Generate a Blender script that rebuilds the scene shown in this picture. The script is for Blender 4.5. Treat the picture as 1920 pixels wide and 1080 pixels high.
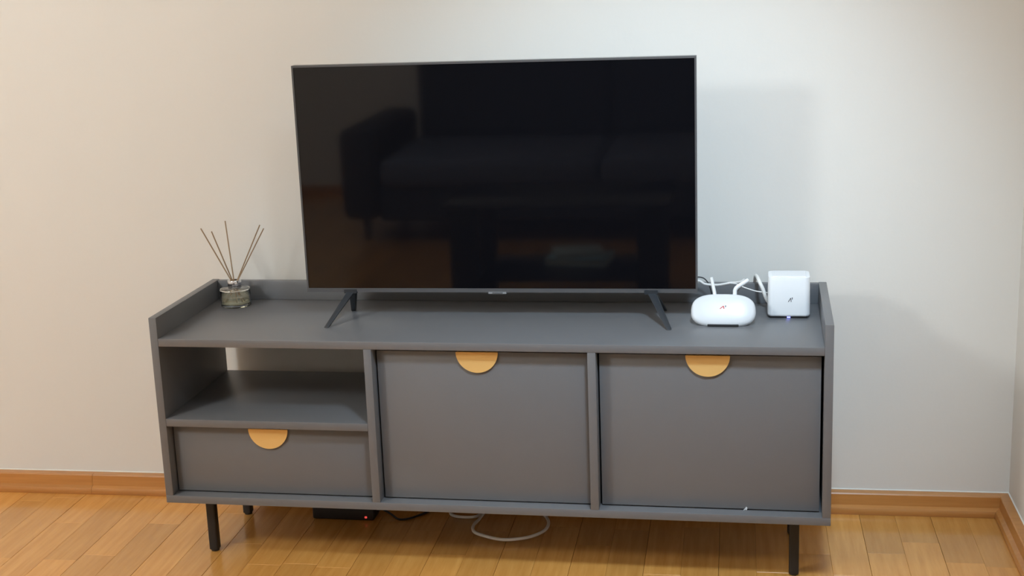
import bpy, bmesh, math, random
from mathutils import Vector, Matrix
random.seed(7)
S = bpy.context.scene
for o in list(bpy.data.objects): bpy.data.objects.remove(o)
C = S.collection
PI = math.pi

# ------------------------------------------------------------------ frames
# The room is axis aligned: TV wall at y=0, room on the negative y side, floor z=0.
# The console stands very slightly turned to the wall; F() maps console
# coordinates (x along front, y depth, z up) to the room.
TH = 0.019257; YW = 0.46097
def F(x, y, z=0.0):
    c, s = math.cos(TH), math.sin(TH); y -= YW
    return Vector((c*x + s*y, -s*x + c*y, z))

# ------------------------------------------------------------------ camera
cam = bpy.data.cameras.new('camera'); co = bpy.data.objects.new('camera', cam); C.objects.link(co)
yaw, pit, rol = -0.184092, -0.236737, -0.037670
fw = Vector((math.sin(yaw)*math.cos(pit), math.cos(yaw)*math.cos(pit), math.sin(pit)))
rt = Vector((math.cos(yaw), -math.sin(yaw), 0)); up = rt.cross(fw)
r2 = rt*math.cos(rol) + up*math.sin(rol); u2 = up*math.cos(rol) - rt*math.sin(rol)
Mr = Matrix((r2, u2, -fw)).transposed()
Mr = Matrix.Rotation(-TH, 3, 'Z') @ Mr
co.matrix_world = Matrix.Translation(F(1.44498, -2.99579, 1.44701)) @ Mr.to_4x4()
cam.sensor_width = 36; cam.lens = 2597.409/1920*36; cam.clip_start = 0.05
S.camera = co

# ------------------------------------------------------------------ world, lights, exposure
w = bpy.data.worlds.new('sky'); S.world = w; w.use_nodes = True
w.node_tree.nodes['Background'].inputs[0].default_value = (0.62, 0.78, 1.0, 1)
w.node_tree.nodes['Background'].inputs[1].default_value = 0.4
S.view_settings.view_transform = 'Standard'; S.view_settings.look = 'None'
S.view_settings.exposure = 0.0; S.view_settings.gamma = 1.0; S.view_settings.use_curve_mapping = False

RX0, RX1, RY0, RH = -3.80, 2.071, -5.45, 3.05           # room extents
LAMP = Vector((-1.2, -2.5, 2.15)); LAMP_POWER = 63.0; LAMP_COL = (0.95, 1.0, 0.99)
DISC = Vector((1.56, -2.0, 2.72)); DISC_POWER = 232.0; DISC_COL = (0.63, 0.83, 1.0); DISC_AIM = Vector((1.18, 0, .46)); DISC_ANGLE = 50

# ------------------------------------------------------------------ materials
def lin(c):
    return tuple((v/12.92 if v <= .04045 else ((v+.055)/1.055)**2.4) for v in (x/255 for x in c)) + (1,)
def mat(name, col, rough=.5, metal=0.0, spec=.5, noise=0.0, nscale=40, bump=0.0, bscale=200, **kw):
    m = bpy.data.materials.new(name); m.use_nodes = True
    nt = m.node_tree; b = nt.nodes['Principled BSDF']
    b.inputs['Base Color'].default_value = col; b.inputs['Roughness'].default_value = rough
    b.inputs['Metallic'].default_value = metal; b.inputs['Specular IOR Level'].default_value = spec
    for k, v in kw.items(): b.inputs[k.replace('_', ' ')].default_value = v
    tc = nt.nodes.new('ShaderNodeTexCoord')
    if noise:
        n = nt.nodes.new('ShaderNodeTexNoise'); n.inputs['Scale'].default_value = nscale; n.inputs['Detail'].default_value = 4
        nt.links.new(tc.outputs['Object'], n.inputs['Vector'])
        mp = nt.nodes.new('ShaderNodeMapRange'); mp.inputs['To Min'].default_value = 1-noise; mp.inputs['To Max'].default_value = 1+noise
        nt.links.new(n.outputs['Fac'], mp.inputs['Value'])
        mx = nt.nodes.new('ShaderNodeMix'); mx.data_type = 'RGBA'; mx.blend_type = 'MULTIPLY'; mx.inputs['Factor'].default_value = 1
        mx.inputs['A'].default_value = col; nt.links.new(mp.outputs['Result'], mx.inputs['B'])
        nt.links.new(mx.outputs['Result'], b.inputs['Base Color'])
    if bump:
        n2 = nt.nodes.new('ShaderNodeTexNoise'); n2.inputs['Scale'].default_value = bscale; n2.inputs['Detail'].default_value = 3
        nt.links.new(tc.outputs['Object'], n2.inputs['Vector'])
        bp = nt.nodes.new('ShaderNodeBump'); bp.inputs['Strength'].default_value = bump; bp.inputs['Distance'].default_value = .002
        nt.links.new(n2.outputs['Fac'], bp.inputs['Height']); nt.links.new(bp.outputs['Normal'], b.inputs['Normal'])
    return m
def emit(name, col, strength):
    m = bpy.data.materials.new(name); m.use_nodes = True; nt = m.node_tree
    nt.nodes.remove(nt.nodes['Principled BSDF']); e = nt.nodes.new('ShaderNodeEmission')
    e.inputs[0].default_value = (*col[:3], 1); e.inputs[1].default_value = strength
    nt.links.new(e.outputs[0], nt.nodes['Material Output'].inputs[0]); return m
def clear_glass(name, tint=(1, 1, 1), gloss=.08):
    m = bpy.data.materials.new(name); m.use_nodes = True; nt = m.node_tree
    nt.nodes.remove(nt.nodes['Principled BSDF'])
    t = nt.nodes.new('ShaderNodeBsdfTransparent'); t.inputs[0].default_value = (*tint, 1)
    g = nt.nodes.new('ShaderNodeBsdfGlossy'); g.inputs['Roughness'].default_value = .02
    fr = nt.nodes.new('ShaderNodeFresnel'); fr.inputs['IOR'].default_value = 1.45
    mx = nt.nodes.new('ShaderNodeMixShader'); nt.links.new(fr.outputs[0], mx.inputs[0])
    nt.links.new(t.outputs[0], mx.inputs[1]); nt.links.new(g.outputs[0], mx.inputs[2])
    nt.links.new(mx.outputs[0], nt.nodes['Material Output'].inputs[0]); return m
def wood(name, base, dark, rough, per_piece=True, var=.35, coat=0.0, grain_axis='Y'):
    m = bpy.data.materials.new(name); m.use_nodes = True; nt = m.node_tree; b = nt.nodes['Principled BSDF']
    L = nt.links.new
    tc = nt.nodes.new('ShaderNodeTexCoord'); oi = nt.nodes.new('ShaderNodeObjectInfo'); ge = nt.nodes.new('ShaderNodeNewGeometry')
    add = nt.nodes.new('ShaderNodeMath'); add.operation = 'ADD'
    L(oi.outputs['Random'], add.inputs[0]); L(ge.outputs['Random Per Island'], add.inputs[1])
    frc = nt.nodes.new('ShaderNodeMath'); frc.operation = 'FRACT'; L(add.outputs[0], frc.inputs[0])
    off = nt.nodes.new('ShaderNodeVectorMath'); off.operation = 'SCALE'
    off.inputs[0].default_value = (3.1, 7.7, 1.3); L(frc.outputs[0], off.inputs['Scale'])
    va = nt.nodes.new('ShaderNodeVectorMath'); L(ge.outputs['Position'], va.inputs[0]); L(off.outputs[0], va.inputs[1])
    mpn = nt.nodes.new('ShaderNodeMapping')
    mpn.inputs['Scale'].default_value = (22, 1.6, 22) if grain_axis == 'Y' else (1.6, 22, 30)
    L(va.outputs[0], mpn.inputs['Vector'])
    n = nt.nodes.new('ShaderNodeTexNoise'); n.inputs['Scale'].default_value = 3; n.inputs['Detail'].default_value = 6; n.inputs['Roughness'].default_value = .6
    L(mpn.outputs[0], n.inputs['Vector'])
    cr = nt.nodes.new('ShaderNodeValToRGB'); cr.color_ramp.elements[0].position = .3; cr.color_ramp.elements[1].position = .72
    cr.color_ramp.elements[0].color = dark; cr.color_ramp.elements[1].color = base
    L(n.outputs['Fac'], cr.inputs[0])
    mr = nt.nodes.new('ShaderNodeMapRange'); mr.inputs['To Min'].default_value = 1-var; mr.inputs['To Max'].default_value = 1+var*.6
    L(frc.outputs[0], mr.inputs['Value'])
    mx = nt.nodes.new('ShaderNodeMix'); mx.data_type = 'RGBA'; mx.blend_type = 'MULTIPLY'; mx.inputs['Factor'].default_value = 1
    L(cr.outputs[0], mx.inputs['A']); L(mr.outputs['Result'], mx.inputs['B'])
    L(mx.outputs['Result'], b.inputs['Base Color'])
    b.inputs['Roughness'].default_value = rough; b.inputs['Coat Weight'].default_value = coat; b.inputs['Coat Roughness'].default_value = .12
    bp = nt.nodes.new('ShaderNodeBump'); bp.inputs['Strength'].default_value = .06; bp.inputs['Distance'].default_value = .001
    L(n.outputs['Fac'], bp.inputs['Height']); L(bp.outputs['Normal'], b.inputs['Normal'])
    return m

M = {}
M['wall'] = mat('white_wall_paint', (.80, .775, .735, 1), .9, spec=.15, noise=.012, nscale=3, bump=.12, bscale=90)
M['ceiling'] = mat('ceiling_paint', (.84, .83, .81, 1), .95, spec=.1)
M['plank'] = wood('parquet_wood', (.80, .40, .105, 1), (.64, .285, .06, 1), .27, var=.16, coat=.55)
M['subfloor'] = mat('subfloor_dark', (.10, .05, .02, 1), .8)
M['base'] = wood('skirting_wood', (.60, .27, .075, 1), (.50, .205, .05, 1), .32, var=.08, coat=.3, grain_axis='X')
M['caulk'] = mat('caulk_white', (.85, .82, .76, 1), .7)
M['grey'] = mat('grey_laminate', (.150, .150, .158, 1), .40, spec=.75, noise=.03, nscale=25, bump=.05, bscale=400)
M['gap'] = mat('dark_gap', (.02, .02, .022, 1), .8)
M['brass'] = mat('brushed_brass', (.90, .60, .23, 1), .42, metal=.35, spec=.5)
M['black_metal'] = mat('black_powder_coat', (.012, .012, .013, 1), .45)
M['screen'] = mat('tv_glass', (.004, .004, .0055, 1), .045, spec=.45)
M['tvframe'] = mat('tv_frame_metal', (.085, .085, .090, 1), .38)
M['tvback'] = mat('tv_back_plastic', (.02, .02, .022, 1), .55)
M['foot'] = mat('tv_foot_plastic', (.024, .029, .036, 1), .35)
M['tab'] = mat('tab_grey', (.24, .24, .25, 1), .4)
M['white_pl'] = mat('white_plastic', (.68, .70, .73, 1), .35, spec=.4)
M['cube'] = mat('cube_white_plastic', (.84, .86, .89, 1), .35, spec=.4)
M['white_cable'] = mat('white_cable_pvc', (.86, .84, .82, 1), .5)
M['antenna'] = mat('antenna_white', (.80, .82, .85, 1), .45)
M['black_cable'] = mat('black_cable_pvc', (.02, .02, .022, 1), .5)
M['strip'] = mat('black_strip_plastic', (.012, .011, .012, 1), .5)
M['red'] = mat('red_print', (.55, .06, .05, 1), .5)
M['ink'] = mat('black_print', (.03, .025, .03, 1), .5)
M['led_blue'] = emit('blue_led', (.25, .28, 1.0), 3.0)
M['led_red'] = emit('red_led', (1.0, .10, .08), .75)
M['chrome'] = mat('chrome_cap', (.75, .76, .80, 1), .16, metal=1.0)
M['reed'] = mat('reed_wood', (.34, .23, .135, 1), .7)
gl = mat('bottle_glass', (.98, .99, .97, 1), .02); gl.node_tree.nodes['Principled BSDF'].inputs['Transmission Weight'].default_value = 1; gl.node_tree.nodes['Principled BSDF'].inputs['IOR'].default_value = 1.45
M['glass'] = gl
lq = mat('pale_oil', (.93, .88, .68, 1), .05); lq.node_tree.nodes['Principled BSDF'].inputs['Transmission Weight'].default_value = .75; lq.node_tree.nodes['Principled BSDF'].inputs['IOR'].default_value = 1.36
M['oil'] = lq
M['table_glass'] = clear_glass('table_glass', (.86, .92, .90))
M['winframe'] = mat('white_lacquer', (.78, .77, .74, 1), .45)
M['sofa'] = mat('navy_fabric', (.045, .05, .068, 1), .9, noise=.2, nscale=120, bump=.4, bscale=600)
M['seat'] = mat('slate_fabric', (.13, .145, .20, 1), .9, noise=.15, nscale=120, bump=.4, bscale=600)
M['book_a'] = mat('pale_blue_cover', (.42, .66, .80, 1), .5)
M['book_b'] = mat('white_cover', (.72, .76, .76, 1), .5)
M['page'] = mat('paper', (.80, .76, .66, 1), .9)
M['globe'] = emit('lamp_globe', LAMP_COL, LAMP_POWER)

# ------------------------------------------------------------------ mesh helpers
def bx(bm, x0, x1, y0, y1, z0, z1):
    vs = [bm.verts.new((x, y, z)) for x in (x0, x1) for y in (y0, y1) for z in (z0, z1)]
    for f in ((0,1,3,2), (4,6,7,5), (0,4,5,1), (2,3,7,6), (0,2,6,4), (1,5,7,3)): bm.faces.new([vs[i] for i in f])
    return vs
def bevel(bm, off, seg=2, only=None):
    es = [e for e in bm.edges if only is None or only(e)]
    bmesh.ops.bevel(bm, geom=es, offset=off, segments=seg, profile=.5, affect='EDGES', clamp_overlap=True)
def finish(name, bm, m, parent=None, smooth=False, loc=None):
    bmesh.ops.recalc_face_normals(bm, faces=bm.faces)
    me = bpy.data.meshes.new(name); bm.to_mesh(me); bm.free(); me.materials.append(m)
    if smooth:
        for p in me.polygons: p.use_smooth = True
        if smooth != 'all':
            me.set_sharp_from_angle(angle=math.radians(smooth if smooth is not True else 40))
    o = bpy.data.objects.new(name, me); C.objects.link(o)
    if parent: o.parent = parent
    if loc is not None: o.location = loc
    return o
def box(name, m, parent, x0, x1, y0, y1, z0, z1, bev=.0012, seg=2):
    bm = bmesh.new(); bx(bm, x0, x1, y0, y1, z0, z1)
    if bev: bevel(bm, bev, seg)
    return finish(name, bm, m, parent, smooth=30 if bev else False)
def catmull(pts, n=8):
    P = [Vector(p) for p in pts]; P = [P[0]*2-P[1]] + P + [P[-1]*2-P[-2]]; out = []
    for i in range(1, len(P)-2):
        for k in range(n):
            t = k/n; a, b, c, d = P[i-1:i+3]
            out.append(.5*((2*b) + (c-a)*t + (2*a-5*b+4*c-d)*t*t + (3*b-a-3*c+d)*t**3))
    out.append(P[-2]); return out
def tube(bm, pts, r, n=10, ratio=1.0, r_end=None):
    pts = [Vector(p) for p in pts]; rings = []; nrm = None
    for i, p in enumerate(pts):
        t = (pts[min(i+1, len(pts)-1)] - pts[max(i-1, 0)]).normalized()
        if nrm is None: nrm = t.orthogonal().normalized()
        nrm = (nrm - t*nrm.dot(t)).normalized(); b = t.cross(nrm)
        rr = r if r_end is None else r + (r_end-r)*i/(len(pts)-1)
        rings.append([bm.verts.new(p + nrm*math.cos(2*PI*k/n)*rr + b*math.sin(2*PI*k/n)*rr*ratio) for k in range(n)])
    for a, b in zip(rings, rings[1:]):
        for k in range(n): bm.faces.new((a[k], a[(k+1) % n], b[(k+1) % n], b[k]))
    bm.faces.new(rings[0][::-1]); bm.faces.new(rings[-1])
def lathe(bm, prof, n=40, c=(0, 0, 0)):
    rings = []
    for r, z in prof:
        if r < 1e-6: rings.append([bm.verts.new((c[0], c[1], c[2]+z))])
        else: rings.append([bm.verts.new((c[0]+r*math.cos(2*PI*k/n), c[1]+r*math.sin(2*PI*k/n), c[2]+z)) for k in range(n)])
    for a, b in zip(rings, rings[1:]):
        for k in range(n):
            k2 = (k+1) % n
            if len(a) == 1: bm.faces.new((a[0], b[k2], b[k]))
            elif len(b) == 1: bm.faces.new((a[k], a[k2], b[0]))
            else: bm.faces.new((a[k], a[k2], b[k2], b[k]))
def prism(bm, poly, y0, y1):
    a = [bm.verts.new((x, y0, z)) for x, z in poly]; b = [bm.verts.new((x, y1, z)) for x, z in poly]; n = len(poly)
    bm.faces.new(a); bm.faces.new(b[::-1])
    for i in range(n): bm.faces.new((a[i], b[i], b[(i+1) % n], a[(i+1) % n]))
def thing(name, label, cat, loc=(0, 0, 0), rotz=0.0, group=None):
    o = bpy.data.objects.new(name, None); o.empty_display_size = .05; C.objects.link(o)
    o.location = loc; o.rotation_euler = (0, 0, rotz); o['label'] = label; o['category'] = cat
    if group: o['group'] = group
    return o
def tag(o, label, cat, group=None):
    o['label'] = label; o['category'] = cat
    if group: o['group'] = group
    return o
def struct(o, label=None):
    o['kind'] = 'structure'
    if label: o['label'] = label
    return o

# ================================================================== ROOM
T = .20
bm = bmesh.new(); bx(bm, RX0-.2, RX1+T, 0, .25, -.1, RH); struct(finish('wall_back', bm, M['wall']), 'off-white painted wall behind the television console')
bm = bmesh.new(); bx(bm, RX0-.2, RX1+T, RY0-.25, RY0, -.1, RH); struct(finish('wall_front', bm, M['wall']), 'off-white wall behind the sofa')
bm = bmesh.new(); bx(bm, RX0-.25, RX0, RY0, 0, -.1, RH); struct(finish('wall_left', bm, M['wall']), 'off-white wall on the left side of the room')
bm = bmesh.new()
bx(bm, RX1, RX1+T, RY0, 0, -.1, RH); struct(finish('wall_right', bm, M['wall']), 'off-white wall at the right edge of the view')
bm = bmesh.new(); bx(bm, RX0-.25, RX1+T, RY0-.25, .25, RH, RH+.15); struct(finish('ceiling', bm, M['ceiling']), 'plain white ceiling over the room')

# floor: two-strip parquet, planks as own pieces near the console
bm = bmesh.new(); bx(bm, RX0, RX1, RY0, 0, -.10, -.0135)
floor = struct(finish('floor', bm, M['subfloor']), 'warm honey coloured parquet floor')
PW = .178/2; X0 = 1.1605 - .178*29
near, far = [], []
col = 0; x = X0
while x < RX1:
    xa, xb = max(x, RX0), min(x+PW, RX1)
    if xb-xa > .003:
        g = .0004 if col % 2 == 0 else .0001; g2 = .0004 if col % 2 else .0001
        y = -random.uniform(.05, .5); ytop = 0.0
        while ytop > RY0:
            yb = max(y, RY0)
            piece = (xa+g, xb-g2, yb+.0002, ytop-.0002, random.uniform(-.0003, .0))
            # pieces that the picture shows
            (near if (xb > -1.15 and ytop > -.75) else far).append(piece)
            ytop = yb; y = yb - random.choice((.34, .40, .46, .52, .58))
    x += PW; col += 1
def plank_geo(bm, p):
    bx(bm, p[0], p[1], p[2], p[3], -.0135, p[4])
for p in near:
    bm = bmesh.new(); cx, cy = (p[0]+p[1])/2, (p[2]+p[3])/2
    plank_geo(bm, (p[0]-cx, p[1]-cx, p[2]-cy, p[3]-cy, p[4])); bevel(bm, .0005, 1, lambda e: all(v.co.z > -.005 for v in e.verts))
    finish('plank', bm, M['plank'], floor, loc=(cx, cy, 0))
bm = bmesh.new()
for p in far: plank_geo(bm, p)
o = finish('plank_field', bm, M['plank'], floor); o['kind'] = 'stuff'

# skirting boards: flat upper part, rounded bulge below
SK = [(0, 0), (.0385, 0), (.0400, .004), (.0400, .012), (.0375, .0175), (.0310, .0210), (.0270, .0230), (.0255, .0510), (.0230, .0540), (0, .0546)]
def skirting_piece(name, parent, p0, p1, inward):
    bm = bmesh.new(); p0 = Vector(p0); p1 = Vector(p1); n = Vector(inward)
    a = [bm.verts.new(p0 + n*d + Vector((0, 0, z))) for d, z in SK]; b = [bm.verts.new(p1 + n*d + Vector((0, 0, z))) for d, z in SK]
    bm.faces.new(a); bm.faces.new(b[::-1])
    for i in range(len(SK)):
        j = (i+1) % len(SK); bm.faces.new((a[i], b[i], b[j], a[j]))
    return finish(name, bm, M['base'], parent, smooth=35)
def caulk(parent, p0, p1, n):
    bm = bmesh.new(); tube(bm, [Vector(p0)+Vector((0, 0, .0552)), Vector(p1)+Vector((0, 0, .0552))], .0022, 6)
    finish('caulk_line', bm, M['caulk'], parent, smooth=True)
xj = F(-.4248, YW).x
bb = struct(skirting_piece('baseboard_back', None, (xj+.0004, 0, 0), (RX1, 0, 0), (0, -1, 0)), 'honey wood skirting along the television wall')
skirting_piece('skirting_length', bb, (RX0, 0, 0), (xj-.0004, 0, 0), (0, -1, 0)); caulk(bb, (RX0, -.001, 0), (RX1, -.001, 0), None)
br = struct(skirting_piece('baseboard_right', None, (RX1, 0, 0), (RX1, RY0, 0), (-1, 0, 0)), 'honey wood skirting along the right wall'); caulk(br, (RX1-.001, 0, 0), (RX1-.001, RY0, 0), None)
struct(skirting_piece('baseboard_left', None, (RX0, 0, 0), (RX0, RY0, 0), (1, 0, 0)), 'honey wood skirting along the left wall')
struct(skirting_piece('baseboard_front', None, (RX0, RY0, 0), (RX1, RY0, 0), (0, 1, 0)), 'honey wood skirting behind the sofa')

# ================================================================== CONSOLE
W, D, ZT, ZS, ZB, HL, t = 1.6, .4065, .6325, .5808, .1800, .1608, .0192
D1, D2, REC, SH = .5276, .9999, .029, .3787
D2 = 1.0542
con = thing('tv_console', 'long grey low console with open bay, brass half-moon handles and black legs', 'tv stand', F(0, 0, 0), -TH)
box('left_side_panel', M['grey'], con, 0, t, 0, D, ZB, ZT)
box('right_side_panel', M['grey'], con, W-t, W, 0, D, ZB, ZT)
box('top_board', M['grey'], con, t, W-t, 0, D, ZS-t, ZS)
box('bottom_board', M['grey'], con, 0, W, 0, D, HL, ZB)
box('back_rail', M['grey'], con, t, W-t, D-.016, D, ZS, ZT-.001)
for d in (D1, D2): box('divider', M['grey'], con, d, d+t, 0, D, ZB, ZS-t)
box('shelf', M['grey'], con, t, D1, 0, D, SH-t, SH)
box('back_panel', M['grey'], con, t, D1, D-.006, D-.001, ZB, SH-t, 0)
box('back_panel', M['grey'], con, D1+t, D2, D-.006, D-.001, ZB, ZS-t, 0)
box('back_panel', M['grey'], con, D2+t, W-t, D-.006, D-.001, ZB, ZS-t, 0)
def half_moon(parent, xc, ztop, R=.050):
    # plate on the front face, with a lip folded over the upper edge of the front
    bm = bmesh.new(); n = 36
    poly = [(xc + R*math.cos(PI + PI*k/n), ztop + R*math.sin(PI + PI*k/n)) for k in range(n+1)]
    prism(bm, poly, REC-.0060, REC-.0035)
    bevel(bm, .0005, 1)
    bx(bm, xc-R+.002, xc+R-.002, REC-.0040, REC+.0150, ztop-.0018, ztop-.0002)
    bx(bm, xc-R*.6, xc+R*.6, REC-.0036, REC-.0001, ztop-.018, ztop-.002)
    return finish('handle', bm, M['brass'], parent, smooth=35)
g = .0036
dr = box('drawer', M['grey'], con, t+g, D1-g, REC, REC+.018, ZB+g, SH-t-.0100, .0008)
box('drawer_box', M['gap'], dr, t+.016, D1-.016, REC+.0185, REC+.33, ZB+.012, SH-t-.03, 0)
half_moon(dr, .2686, SH-t-.0092)
d1 = box('door', M['grey'], con, D1+t+g+.0015, D2-g, REC, REC+.018, ZB+g, ZS-t-.0100, .0008); half_moon(d1, .7934, ZS-t-.0092)
d2 = box('door', M['grey'], con, D2+t+g+.0008, W-t-g-.002, REC, REC+.018, ZB+g, ZS-t-.0100, .0008); half_moon(d2, 1.3243, ZS-t-.0092)
# chipped laminate at the lower edge of the right door
bm = bmesh.new()
for (a, b, s) in ((1.4108, .1850, .0030), (1.4085, .1836, .0018), (1.4060, .1815, .0012)):
    prism(bm, [(a-s, b-s*.6), (a+s*.4, b-s*1.5), (a+s, b+s*.5), (a, b+s*1.5)], REC-.0006, REC+.0002)
o = finish('chip', bm, M['white_pl'], d2); o['label'] = 'small pale chip at the door edge'
LX, LY = .0787, .0851
for lx in (LX, W-LX):
    for ly in (LY, D-LY):
        bm = bmesh.new(); s = .0115
        vs = bx(bm, lx-s, lx+s, ly-s, ly+s, .006, HL); bevel(bm, .004, 3, lambda e: abs(e.verts[0].co.z-e.verts[1].co.z) > .05)
        bx(bm, lx-.03, lx+.03, ly-.03, ly+.03, HL-.003, HL-.0002)
        lathe(bm, [(0, 0), (.0095, 0), (.0105, .0015), (.0105, .006), (0, .006)], 16, (lx, ly, 0))
        finish('leg', bm, M['black_metal'], con, smooth=35)

# ================================================================== TELEVISION
TVW, TVH, TVY = .965, .5587, .22314
tv = thing('television', 'large flat black television standing on the grey console', 'television', F(.8103, TVY, ZS), -TH+.01506)
zb0 = .64565-ZS; hw = TVW/2
bm = bmesh.new()      # bezel ring
sb, tb, bb_ = .0042, .0046, .0098
bx(bm, -hw, -hw+sb, 0, .026, zb0, zb0+TVH); bx(bm, hw-sb, hw, 0, .026, zb0, zb0+TVH)
bx(bm, -hw+sb, hw-sb, 0, .026, zb0+TVH-tb, zb0+TVH); bx(bm, -hw+sb, hw-sb, 0, .026, zb0, zb0+bb_)
finish('bezel', bm, M['tvframe'], tv)
bm = bmesh.new(); bx(bm, -hw+sb, hw-sb, .0015, .006, zb0+bb_, zb0+TVH-tb); finish('screen', bm, M['screen'], tv)
bm = bmesh.new(); bx(bm, -hw+.003, hw-.003, .007, .030, zb0+.003, zb0+TVH-.003)
vs = bx(bm, -.36, .36, .030, .060, zb0+.012, zb0+.36); 
for v in vs:
    if v.co.y > .05: v.co.x *= .95; v.co.z = zb0+.02 if v.co.z < zb0+.1 else zb0+.33
finish('back_housing', bm, M['tvback'], tv)
# logo tab below the lower bezel
bm = bmesh.new(); bx(bm, -.024, .021, -.0005, .010, zb0-.0042, zb0+.0018); bevel(bm, .0008, 1)
tab = finish('logo_tab', bm, M['tab'], tv); tab['label'] = 'small light grey tab below the screen'
bm = bmesh.new(); bx(bm, -.014, .012, -.0008, -.0004, zb0-.0028, zb0+.0004); finish('logo_print', bm, M['tvframe'], tab)
def tv_foot(sx, top, tipf, tipb):
    bm = bmesh.new()
    def blade(p0, p1, w0, w1, d0, d1):
        p0, p1 = Vector(p0), Vector(p1)
        a = [bm.verts.new(p0+Vector((dx*w0, dy*d0, 0))) for dx, dy in ((-1, -1), (1, -1), (1, 1), (-1, 1))]
        b = [bm.verts.new(p1+Vector((dx*w1, dy*d1, 0))) for dx, dy in ((-1, -1), (1, -1), (1, 1), (-1, 1))]
        bm.faces.new(a[::-1]); bm.faces.new(b)
        for i in range(4): bm.faces.new((a[i], a[(i+1) % 4], b[(i+1) % 4], b[i]))
    blade(top, tipf, .0098, .0058, .012, .007); blade((top[0], top[1]+.012, top[2]), tipb, .0090, .0055, .010, .007)
    bevel(bm, .0022, 2)
    bx(bm, top[0]-.016, top[0]+.016, top[1]-.014, top[1]+.03, top[2]-.004, top[2]+.006)
    finish('foot', bm, M['foot'], tv, smooth=35)
cx_ = .8103
tv_foot(-1, (.4390-cx_, .012, zb0+.001), (.4010-cx_, .128-TVY, 0), (.424-cx_, .292-TVY, 0))
tv_foot(1, (1.1830-cx_, .008, zb0+.001), (1.2300-cx_, .128-TVY, 0), (1.211-cx_, .305-TVY, 0))

# ================================================================== REED DIFFUSER
dif = thing('reed_diffuser', 'round clear glass reed diffuser with silver collar and five thin reeds', 'diffuser', F(.0925, .3270, ZS), -TH)
bm = bmesh.new(); R = .0393
lathe(bm, [(0, .0003), (R-.003, .0003), (R-.0008, .0012), (R, .004), (R, .0435), (R-.001, .046), (R-.004, .0475), (.014, .0485), (.0125, .0500), (.0125, .0530),
           (.0105, .0530), (.0105, .0490), (.013, .0462), (R-.006, .0450), (R-.0032, .0425), (R-.0032, .0085), (R-.006, .0065), (0, .0062)], 56)
finish('bottle', bm, M['glass'], dif, smooth=40)
bm = bmesh.new(); lathe(bm, [(0, .0064), (R-.0062, .0067), (R-.0034, .0088), (R-.0034, .0265), (0, .0265)], 56); finish('oil', bm, M['oil'], dif, smooth=40)
bm = bmesh.new(); lathe(bm, [(.0130, .0489), (.0172, .0489), (.0176, .0495), (.0176, .0670), (.0170, .0680), (.0100, .0680), (.0100, .0535), (.0130, .0535), (.0130, .0489)], 40); finish('collar', bm, M['chrome'], dif, smooth=40)
for (tx, tz, ty, bx_) in ((-.0750, .2065, -.010, .022), (-.0590, .1925, .020, .012), (-.0335, .2134, .055, .003), (.0735, .2090, .022, -.012), (.0960, .2062, -.012, -.020)):
    bm = bmesh.new(); zn = .060
    top = Vector((tx, ty, tz)); nk = Vector((tx*.06, ty*.06, zn)); dirn = (nk-top).normalized()
    bot = nk + dirn*((zn-.012)/-dirn.z)
    if bot.xy.length > .031: bot.x *= .031/bot.xy.length; bot.y *= .031/bot.xy.length
    tube(bm, [top, top.lerp(nk, .5), nk, bot], .0017, 6); finish('reed', bm, M['reed'], dif, smooth=True)

# ================================================================== ROUTER with two stub antennas
ro = thing('wifi_router', 'white rounded pillow-shaped router with two short antennas, leaning on the console', 'router', F(1.3545, .160, ZS), -TH)
tilt = math.radians(33)
def se(hw_, hh, n, k, N): 
    a = 2*PI*k/N; c, s = math.cos(a), math.sin(a)
    return hw_*math.copysign(abs(c)**(2/n), c), hh*math.copysign(abs(s)**(2/n), s)
def tilted(u, v, d):  # u across, v up the face, d out of the face (to the viewer)
    return Vector((u, v*math.sin(tilt) - d*math.cos(tilt), v*math.cos(tilt) + d*math.sin(tilt)))
bm = bmesh.new(); N = 72; rings = []
HWR, HHR = .0755, .0405; vc = .0445
for sc, d in ((.30, .0035), (.60, .0024), (.80, .0005), (.91, -.0020), (.97, -.0050), (1.0, -.0095), (.985, -.0150), (.95, -.0200), (.88, -.0235), (.6, -.0250)):
    ring = []
    for k in range(N):
        u, v = se(HWR, HHR, 3.0, k, N)
        if v > 0: u *= 1-.05*(v/HHR)
        s2 = sc if sc > .9 else sc
        hv = v - (1-sc)*v; hu = u*sc
        if sc > .8: hu = u - (1-sc)*.0385*math.copysign(min(1, abs(u)/HWR*1.0), u) if abs(u) > 1e-9 else 0
        elif sc <= .8: hu = u*sc if sc < .7 else u - (1-sc)*.0385*(u/HWR)
        ring.append(bm.verts.new(tilted(hu, vc+hv, d)))
    rings.append(ring)
for a, b in zip(rings, rings[1:]):
    for k in range(N): bm.faces.new((a[k], a[(k+1) % N], b[(k+1) % N], b[k]))
bm.faces.new(rings[0]); bm.faces.new(rings[-1][::-1])
finish('body', bm, M['white_pl'], ro, smooth='all')
bm = bmesh.new(); vs = bx(bm, -.036, .036, .0035, .062, .0004, .0058); bevel(bm, .001, 1); finish('base_plate', bm, M['strip'], ro)
bm = bmesh.new(); bx(bm, -.028, .028, .044, .052, .005, .040); bevel(bm, .001, 1); finish('support', bm, M['white_pl'], ro)
bm = bmesh.new(); tube(bm, [(-.0190, .052, .054), (-.0215, .058, .071), (-.0290, .066, .1045)], .0044, 10, r_end=.0040); finish('antenna', bm, M['antenna'], ro, smooth=40)
bm = bmesh.new(); tube(bm, catmull([(.0260, .050, .052), (.0265, .056, .070), (.0275, .058, .077), (.0335, .061, .0835), (.0575, .070, .0975)], 4), .0050, 10); finish('antenna', bm, M['antenna'], ro, smooth=40)
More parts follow.
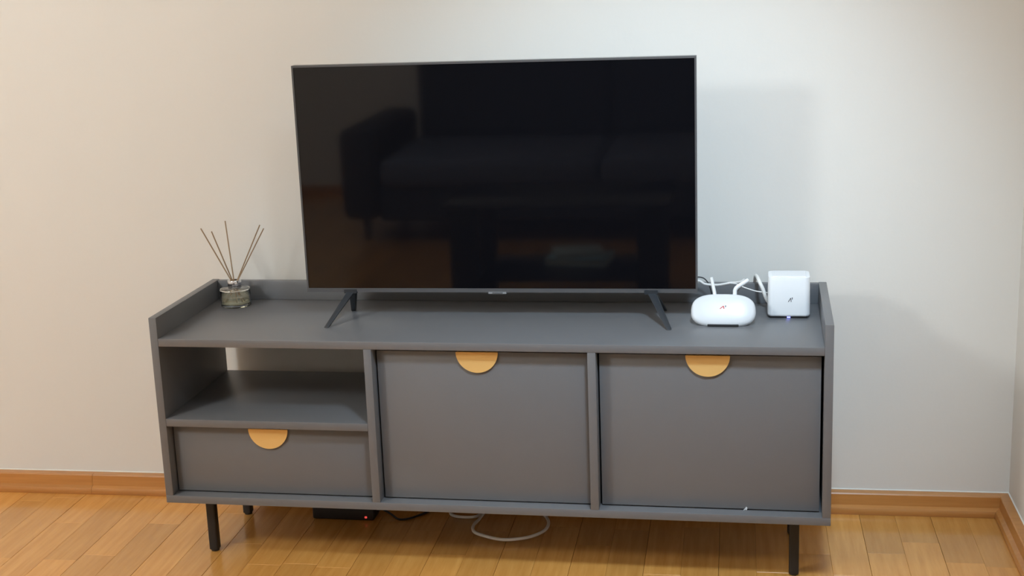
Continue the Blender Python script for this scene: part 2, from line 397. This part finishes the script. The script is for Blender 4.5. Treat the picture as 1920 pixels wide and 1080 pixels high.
def strokes(parent, name, m, segs, place, wd, th=.0003):
    bm = bmesh.new()
    for (a, b) in segs:
        a, b = Vector(a), Vector(b); dr_ = (b-a).normalized(); nn = Vector((-dr_.y, dr_.x))*wd/2
        q = [a-nn, b-nn, b+nn, a+nn]
        lo = [bm.verts.new(place(p.x, p.y, 0)) for p in q]; hi = [bm.verts.new(place(p.x, p.y, th)) for p in q]
        bm.faces.new(lo); bm.faces.new(hi)
        for i in range(4): bm.faces.new((lo[i], lo[(i+1) % 4], hi[(i+1) % 4], hi[i]))
    return finish(name, bm, m, parent)
A = [((-.0060, -.0050), (.0010, .0050)), ((.0010, .0050), (.0022, -.0050))]
one = [((.0042, .0052), (.0058, .0062)), ((.0058, .0064), (.0050, .0010))]
pl = lambda u, v, d: tilted(-.0005 + u*1.15, vc+.0035+v*.72, .0031+d)
lg = strokes(ro, 'logo', M['red'], A, pl, .0022, .0008); strokes(lg, 'logo_numeral', M['ink'], one, pl, .0016, .0008)

# ================================================================== MODEM CUBE
mo = thing('modem_cube', 'white cube-shaped modem box with rounded corners and black logo on the console', 'modem', F(1.5065, .2435, ZS), -TH)
bm = bmesh.new(); bw, bd, bh0, bh1 = .0502, .092, .0045, .1005
vs = bx(bm, -bw, bw, 0, bd, bh0, bh1)
for v in vs:
    if v.co.z > .05:
        v.co.x *= .965
        if v.co.y > .05: v.co.z -= .004
vert = lambda e: abs(e.verts[0].co.z-e.verts[1].co.z) > .05
bevel(bm, .0135, 6, vert)
bevel(bm, .0060, 3, lambda e: all(v.co.z < .01 for v in e.verts) and e.calc_face_angle(0) > .8)
bevel(bm, .0016, 2, lambda e: all(v.co.z > .09 for v in e.verts) and e.calc_face_angle(0) > .8)
finish('body', bm, M['cube'], mo, smooth=35)
bm = bmesh.new(); vs = bx(bm, -.040, .040, .012, .080, .0994, .1012)
for v in vs:
    if v.co.y > .05: v.co.z -= .0032
bevel(bm, .0006, 1); finish('lid', bm, M['antenna'], mo)
bm = bmesh.new(); vs = bx(bm, -.043, .043, .006, .086, .0003, .0050); finish('base', bm, M['strip'], mo)
bm = bmesh.new(); bx(bm, -.0040, .0040, .0035, .0070, .0012, .0040); finish('status_light', bm, M['led_blue'], mo)
pf = lambda u, v, d: Vector((.0035+u*.82, -.0001-d, .0460+v*.95))
strokes(mo, 'logo', M['ink'], A+one, pf, .0016)

# ================================================================== CABLES ON THE CONSOLE
def cable(name, pts, r, m, label, cat, n=8, k=8, ratio=1.0):
    base = F(*pts[0]); bm = bmesh.new(); tube(bm, [F(*p)-base for p in catmull(pts, k)], r, n, ratio)
    o = finish(name, bm, m, smooth='all'); o.location = base; return tag(o, label, cat)
cable('network_cable', [(1.130, .294, .690), (1.150, .312, .660), (1.205, .332, .648), (1.262, .340, .650), (1.291, .345, .648), (1.306, .345, .640), (1.336, .345, .638), (1.366, .345, .643), (1.382, .360, .6405), (1.394, .385, .6375), (1.400, .405, .6370), (1.404, .420, .626), (1.408, .428, .60), (1.410, .430, .54)], .0030, M['white_cable'],
      'white cable running along the console rail behind the router antennas', 'cable')
cable('antenna_lead', [(1.366, .341, .6435), (1.384, .338, .6420), (1.398, .334, .636), (1.412, .330, .632), (1.430, .330, .6265), (1.453, .330, .6235), (1.465, .345, .618)], .0014, M['white_cable'],
      'thin pale wire sagging between router and modem cube', 'cable')
cable('black_lead', [(1.110, .294, .720), (1.130, .322, .690), (1.200, .354, .668), (1.258, .356, .656), (1.280, .354, .6545), (1.292, .352, .6560), (1.304, .350, .6525), (1.314, .348, .641), (1.319, .345, .628), (1.326, .340, .600), (1.335, .330, .5826)], .0015, M['black_cable'],
      'thin black lead looping out behind the television edge', 'cable')
cable('power_lead', [(1.424, .428, .560), (1.426, .422, .625), (1.428, .402, .6475), (1.432, .372, .652), (1.438, .335, .6480), (1.446, .328, .632), (1.455, .332, .606), (1.470, .343, .5870), (1.490, .350, .5860)], .0046, M['white_cable'],
      'thick pale lead hanging over the rail beside the modem cube', 'cable')

# ================================================================== UNDER THE CONSOLE
cable('extension_lead', [(.640, .415, .0044), (.628, .375, .0044), (.6400, .347, .0044), (.672, .338, .0044), (.703, .345, .0044), (.716, .375, .0044), (.725, .405, .0055), (.722, .370, .0085), (.7160, .325, .0060), (.7123, 0.2696, .0125), (.720, 0.2330, .0125), (.7438, 0.2112, .0125), (.8038, 0.1875, .0125), (.8624, 0.2055, .0125), (.8974, 0.2455, .0125), (.9050, 0.2910, .0125), (.8900, .356, .0044), (.860, .405, .0044)],
      .0042, M['white_cable'], 'white cord lying in a loop on the floor under the console', 'cable')
ps = thing('power_strip', 'black power strip with a red light in the shade under the console', 'power strip', F(.352, .328, 0), -TH)
bm = bmesh.new(); bx(bm, -.085, .085, -.030, .030, .0005, .046); bevel(bm, .006, 3); finish('body', bm, M['strip'], ps, smooth=35)
for i in range(3):
    bm = bmesh.new(); lathe(bm, [(0, .0465), (.019, .0465), (.020, .0460), (.022, .0458), (.022, .0475), (.0205, .0480), (.0185, .0472), (0, .0468)], 20, (-.055+.045*i, 0, 0)); finish('socket', bm, M['gap'], ps, smooth=35)
bm = bmesh.new(); bx(bm, .060, .0665, -.0325, -.028, .0085, .0140); bevel(bm, .001, 1); finish('switch_light', bm, M['led_red'], ps)
cable('strip_lead', [(.439, .328, .020), (.455, .327, .022), (.478, .320, .014), (.500, .312, .0036), (.525, .318, .003), (.55, .345, .003), (.575, .38, .003), (.60, .41, .003)], .0028, M['black_cable'], 'black lead leaving the power strip under the console', 'cable')

# ================================================================== BEHIND THE CAMERA (seen in the screen)
sf = thing('sofa', 'dark navy fabric sofa mirrored in the television screen', 'sofa', F(.75, -3.95, 0), -TH)
def cushion(name, m, x0, x1, y0, y1, z0, z1, b=.05):
    bm = bmesh.new(); bx(bm, x0, x1, y0, y1, z0, z1); bevel(bm, b, 5); return finish(name, bm, m, sf, smooth=60)
cushion('frame', M['sofa'], -1.15, 1.15, -.55, .52, .12, .29, .02)
for i in range(2): cushion('seat_cushion', M['seat'], -1.14+1.14*i, 1.14*i-.005, -.38, .55, .29, .445)
for i in range(2): cushion('back_cushion', M['sofa'], -1.10+1.10*i, 1.10*i-.01, -.52, -.32, .44, .95, .06)
cushion('arm', M['sofa'], -1.36, -1.155, -.56, .50, .12, .60); cushion('arm', M['sofa'], 1.155, 1.36, -.56, .50, .12, .60)
cushion('backrest', M['sofa'], -1.15, 1.15, -.66, -.53, .12, .93, .04)
for lx in (-1.25, 1.25):
    for ly in (-.45, .4):
        bm = bmesh.new(); lathe(bm, [(0, 0), (.018, 0), (.026, .12), (0, .12)], 14, (lx, ly, 0)); finish('leg', bm, M['black_metal'], sf, smooth=35)
ct = thing('coffee_table', 'glass coffee table on thick black legs mirrored in the television screen', 'table', F(.70, -2.15, 0), -TH)
for lx in (-.375, .375):
    for ly in (-.22, .22):
        bm = bmesh.new(); bx(bm, lx-.055, lx+.055, ly-.04, ly+.04, 0, .47); bevel(bm, .004, 2); finish('leg', bm, M['black_metal'], ct, smooth=35)
bm = bmesh.new(); bx(bm, -.46, .46, -.29, .29, .4702, .4802); bevel(bm, .002, 2); finish('glass_top', bm, M['table_glass'], ct, smooth=35)
bm = bmesh.new(); bx(bm, -.32, .32, -.25, .25, .162, .170); finish('glass_shelf', bm, M['table_glass'], ct)
for lx in (-.325, .325):
    bm = bmesh.new(); bx(bm, lx-.02, lx+.02, -.18, .18, .140, .1618); finish('shelf_rail', bm, M['black_metal'], ct)
def book(pos, rz, sx, sy, h, m, label):
    b = thing('book', label, 'book', F(*pos), rz, 'books under the glass table')
    bm = bmesh.new(); bx(bm, -sx+.003, sx-.003, -sy+.003, sy-.003, .003, h-.003); finish('pages', bm, M['page'], b)
    bm = bmesh.new(); bx(bm, -sx, sx, -sy, sy, 0, .0028); bx(bm, -sx, sx, -sy, sy, h-.0028, h); bx(bm, -sx, -sx+.0028, -sy, sy, .0028, h-.0028); finish('cover', bm, m, b)
book((.76, -2.24, .1703), .12, .13, .095, .03, M['book_a'], 'pale blue book lying on the glass table shelf, lowest of two')
book((.75, -2.26, .2004), -.25, .105, .08, .018, M['book_b'], 'white book lying on top of the pale blue book')

# ceiling spotlight aimed at the television wall
cl = thing('ceiling_spotlight', 'white cylindrical ceiling spotlight aimed at the television wall', 'spotlight', (DISC.x, DISC.y, RH-.0005), 0); drop = DISC.z-RH
bm = bmesh.new(); lathe(bm, [(0, 0), (.06, 0), (.06, -.018), (.055, -.022), (.012, -.022), (.012, drop-.05), (0, drop-.05)], 32); finish('mount', bm, M['winframe'], cl, smooth=35)
pv = Vector((0, 0, drop-.075)); aim = (DISC_AIM - (DISC + Vector((0, 0, -.075)))).normalized()
bm = bmesh.new(); lathe(bm, [(0, .06), (.07, .06), (.085, .045), (.085, -.13), (.082, -.135), (.076, -.13), (.074, -.02), (0, -.018)], 36)
o = finish('shade', bm, M['winframe'], cl, smooth=35); o.location = pv; o.rotation_euler = (-aim).to_track_quat('Z', 'Y').to_euler()
sl = bpy.data.lights.new('spot_lamp', 'SPOT'); sl.energy = DISC_POWER; sl.color = DISC_COL; sl.spot_size = math.radians(DISC_ANGLE); sl.spot_blend = 1.0; sl.shadow_soft_size = .15
so = bpy.data.objects.new('spot_lamp', sl); C.objects.link(so); so.location = DISC + Vector((0, 0, -.075)) + aim*.14; so.rotation_euler = aim.to_track_quat('-Z', 'Y').to_euler()

# pendant lamp hanging left of the camera
pd = thing('pendant_lamp', 'warm white globe pendant lamp hanging left of the view', 'lamp', (LAMP.x, LAMP.y, RH), 0)
dz = LAMP.z-RH
bm = bmesh.new(); bmesh.ops.create_uvsphere(bm, u_segments=32, v_segments=16, radius=.22, matrix=Matrix.Translation((0, 0, dz))); finish('globe', bm, M['globe'], pd, smooth='all')
bm = bmesh.new(); tube(bm, [(0, 0, -.03), (0, 0, dz+.24)], .004, 8); finish('cord', bm, M['black_cable'], pd, smooth=True)
bm = bmesh.new(); lathe(bm, [(0, dz+.29), (.02, dz+.29), (.035, dz+.26), (.045, dz+.21), (0, dz+.21)], 20); finish('socket', bm, M['chrome'], pd, smooth=35)
bm = bmesh.new(); lathe(bm, [(0, -.0005), (.055, -.0005), (.052, -.02), (.02, -.035), (0, -.035)], 24); finish('canopy', bm, M['winframe'], pd, smooth=35)
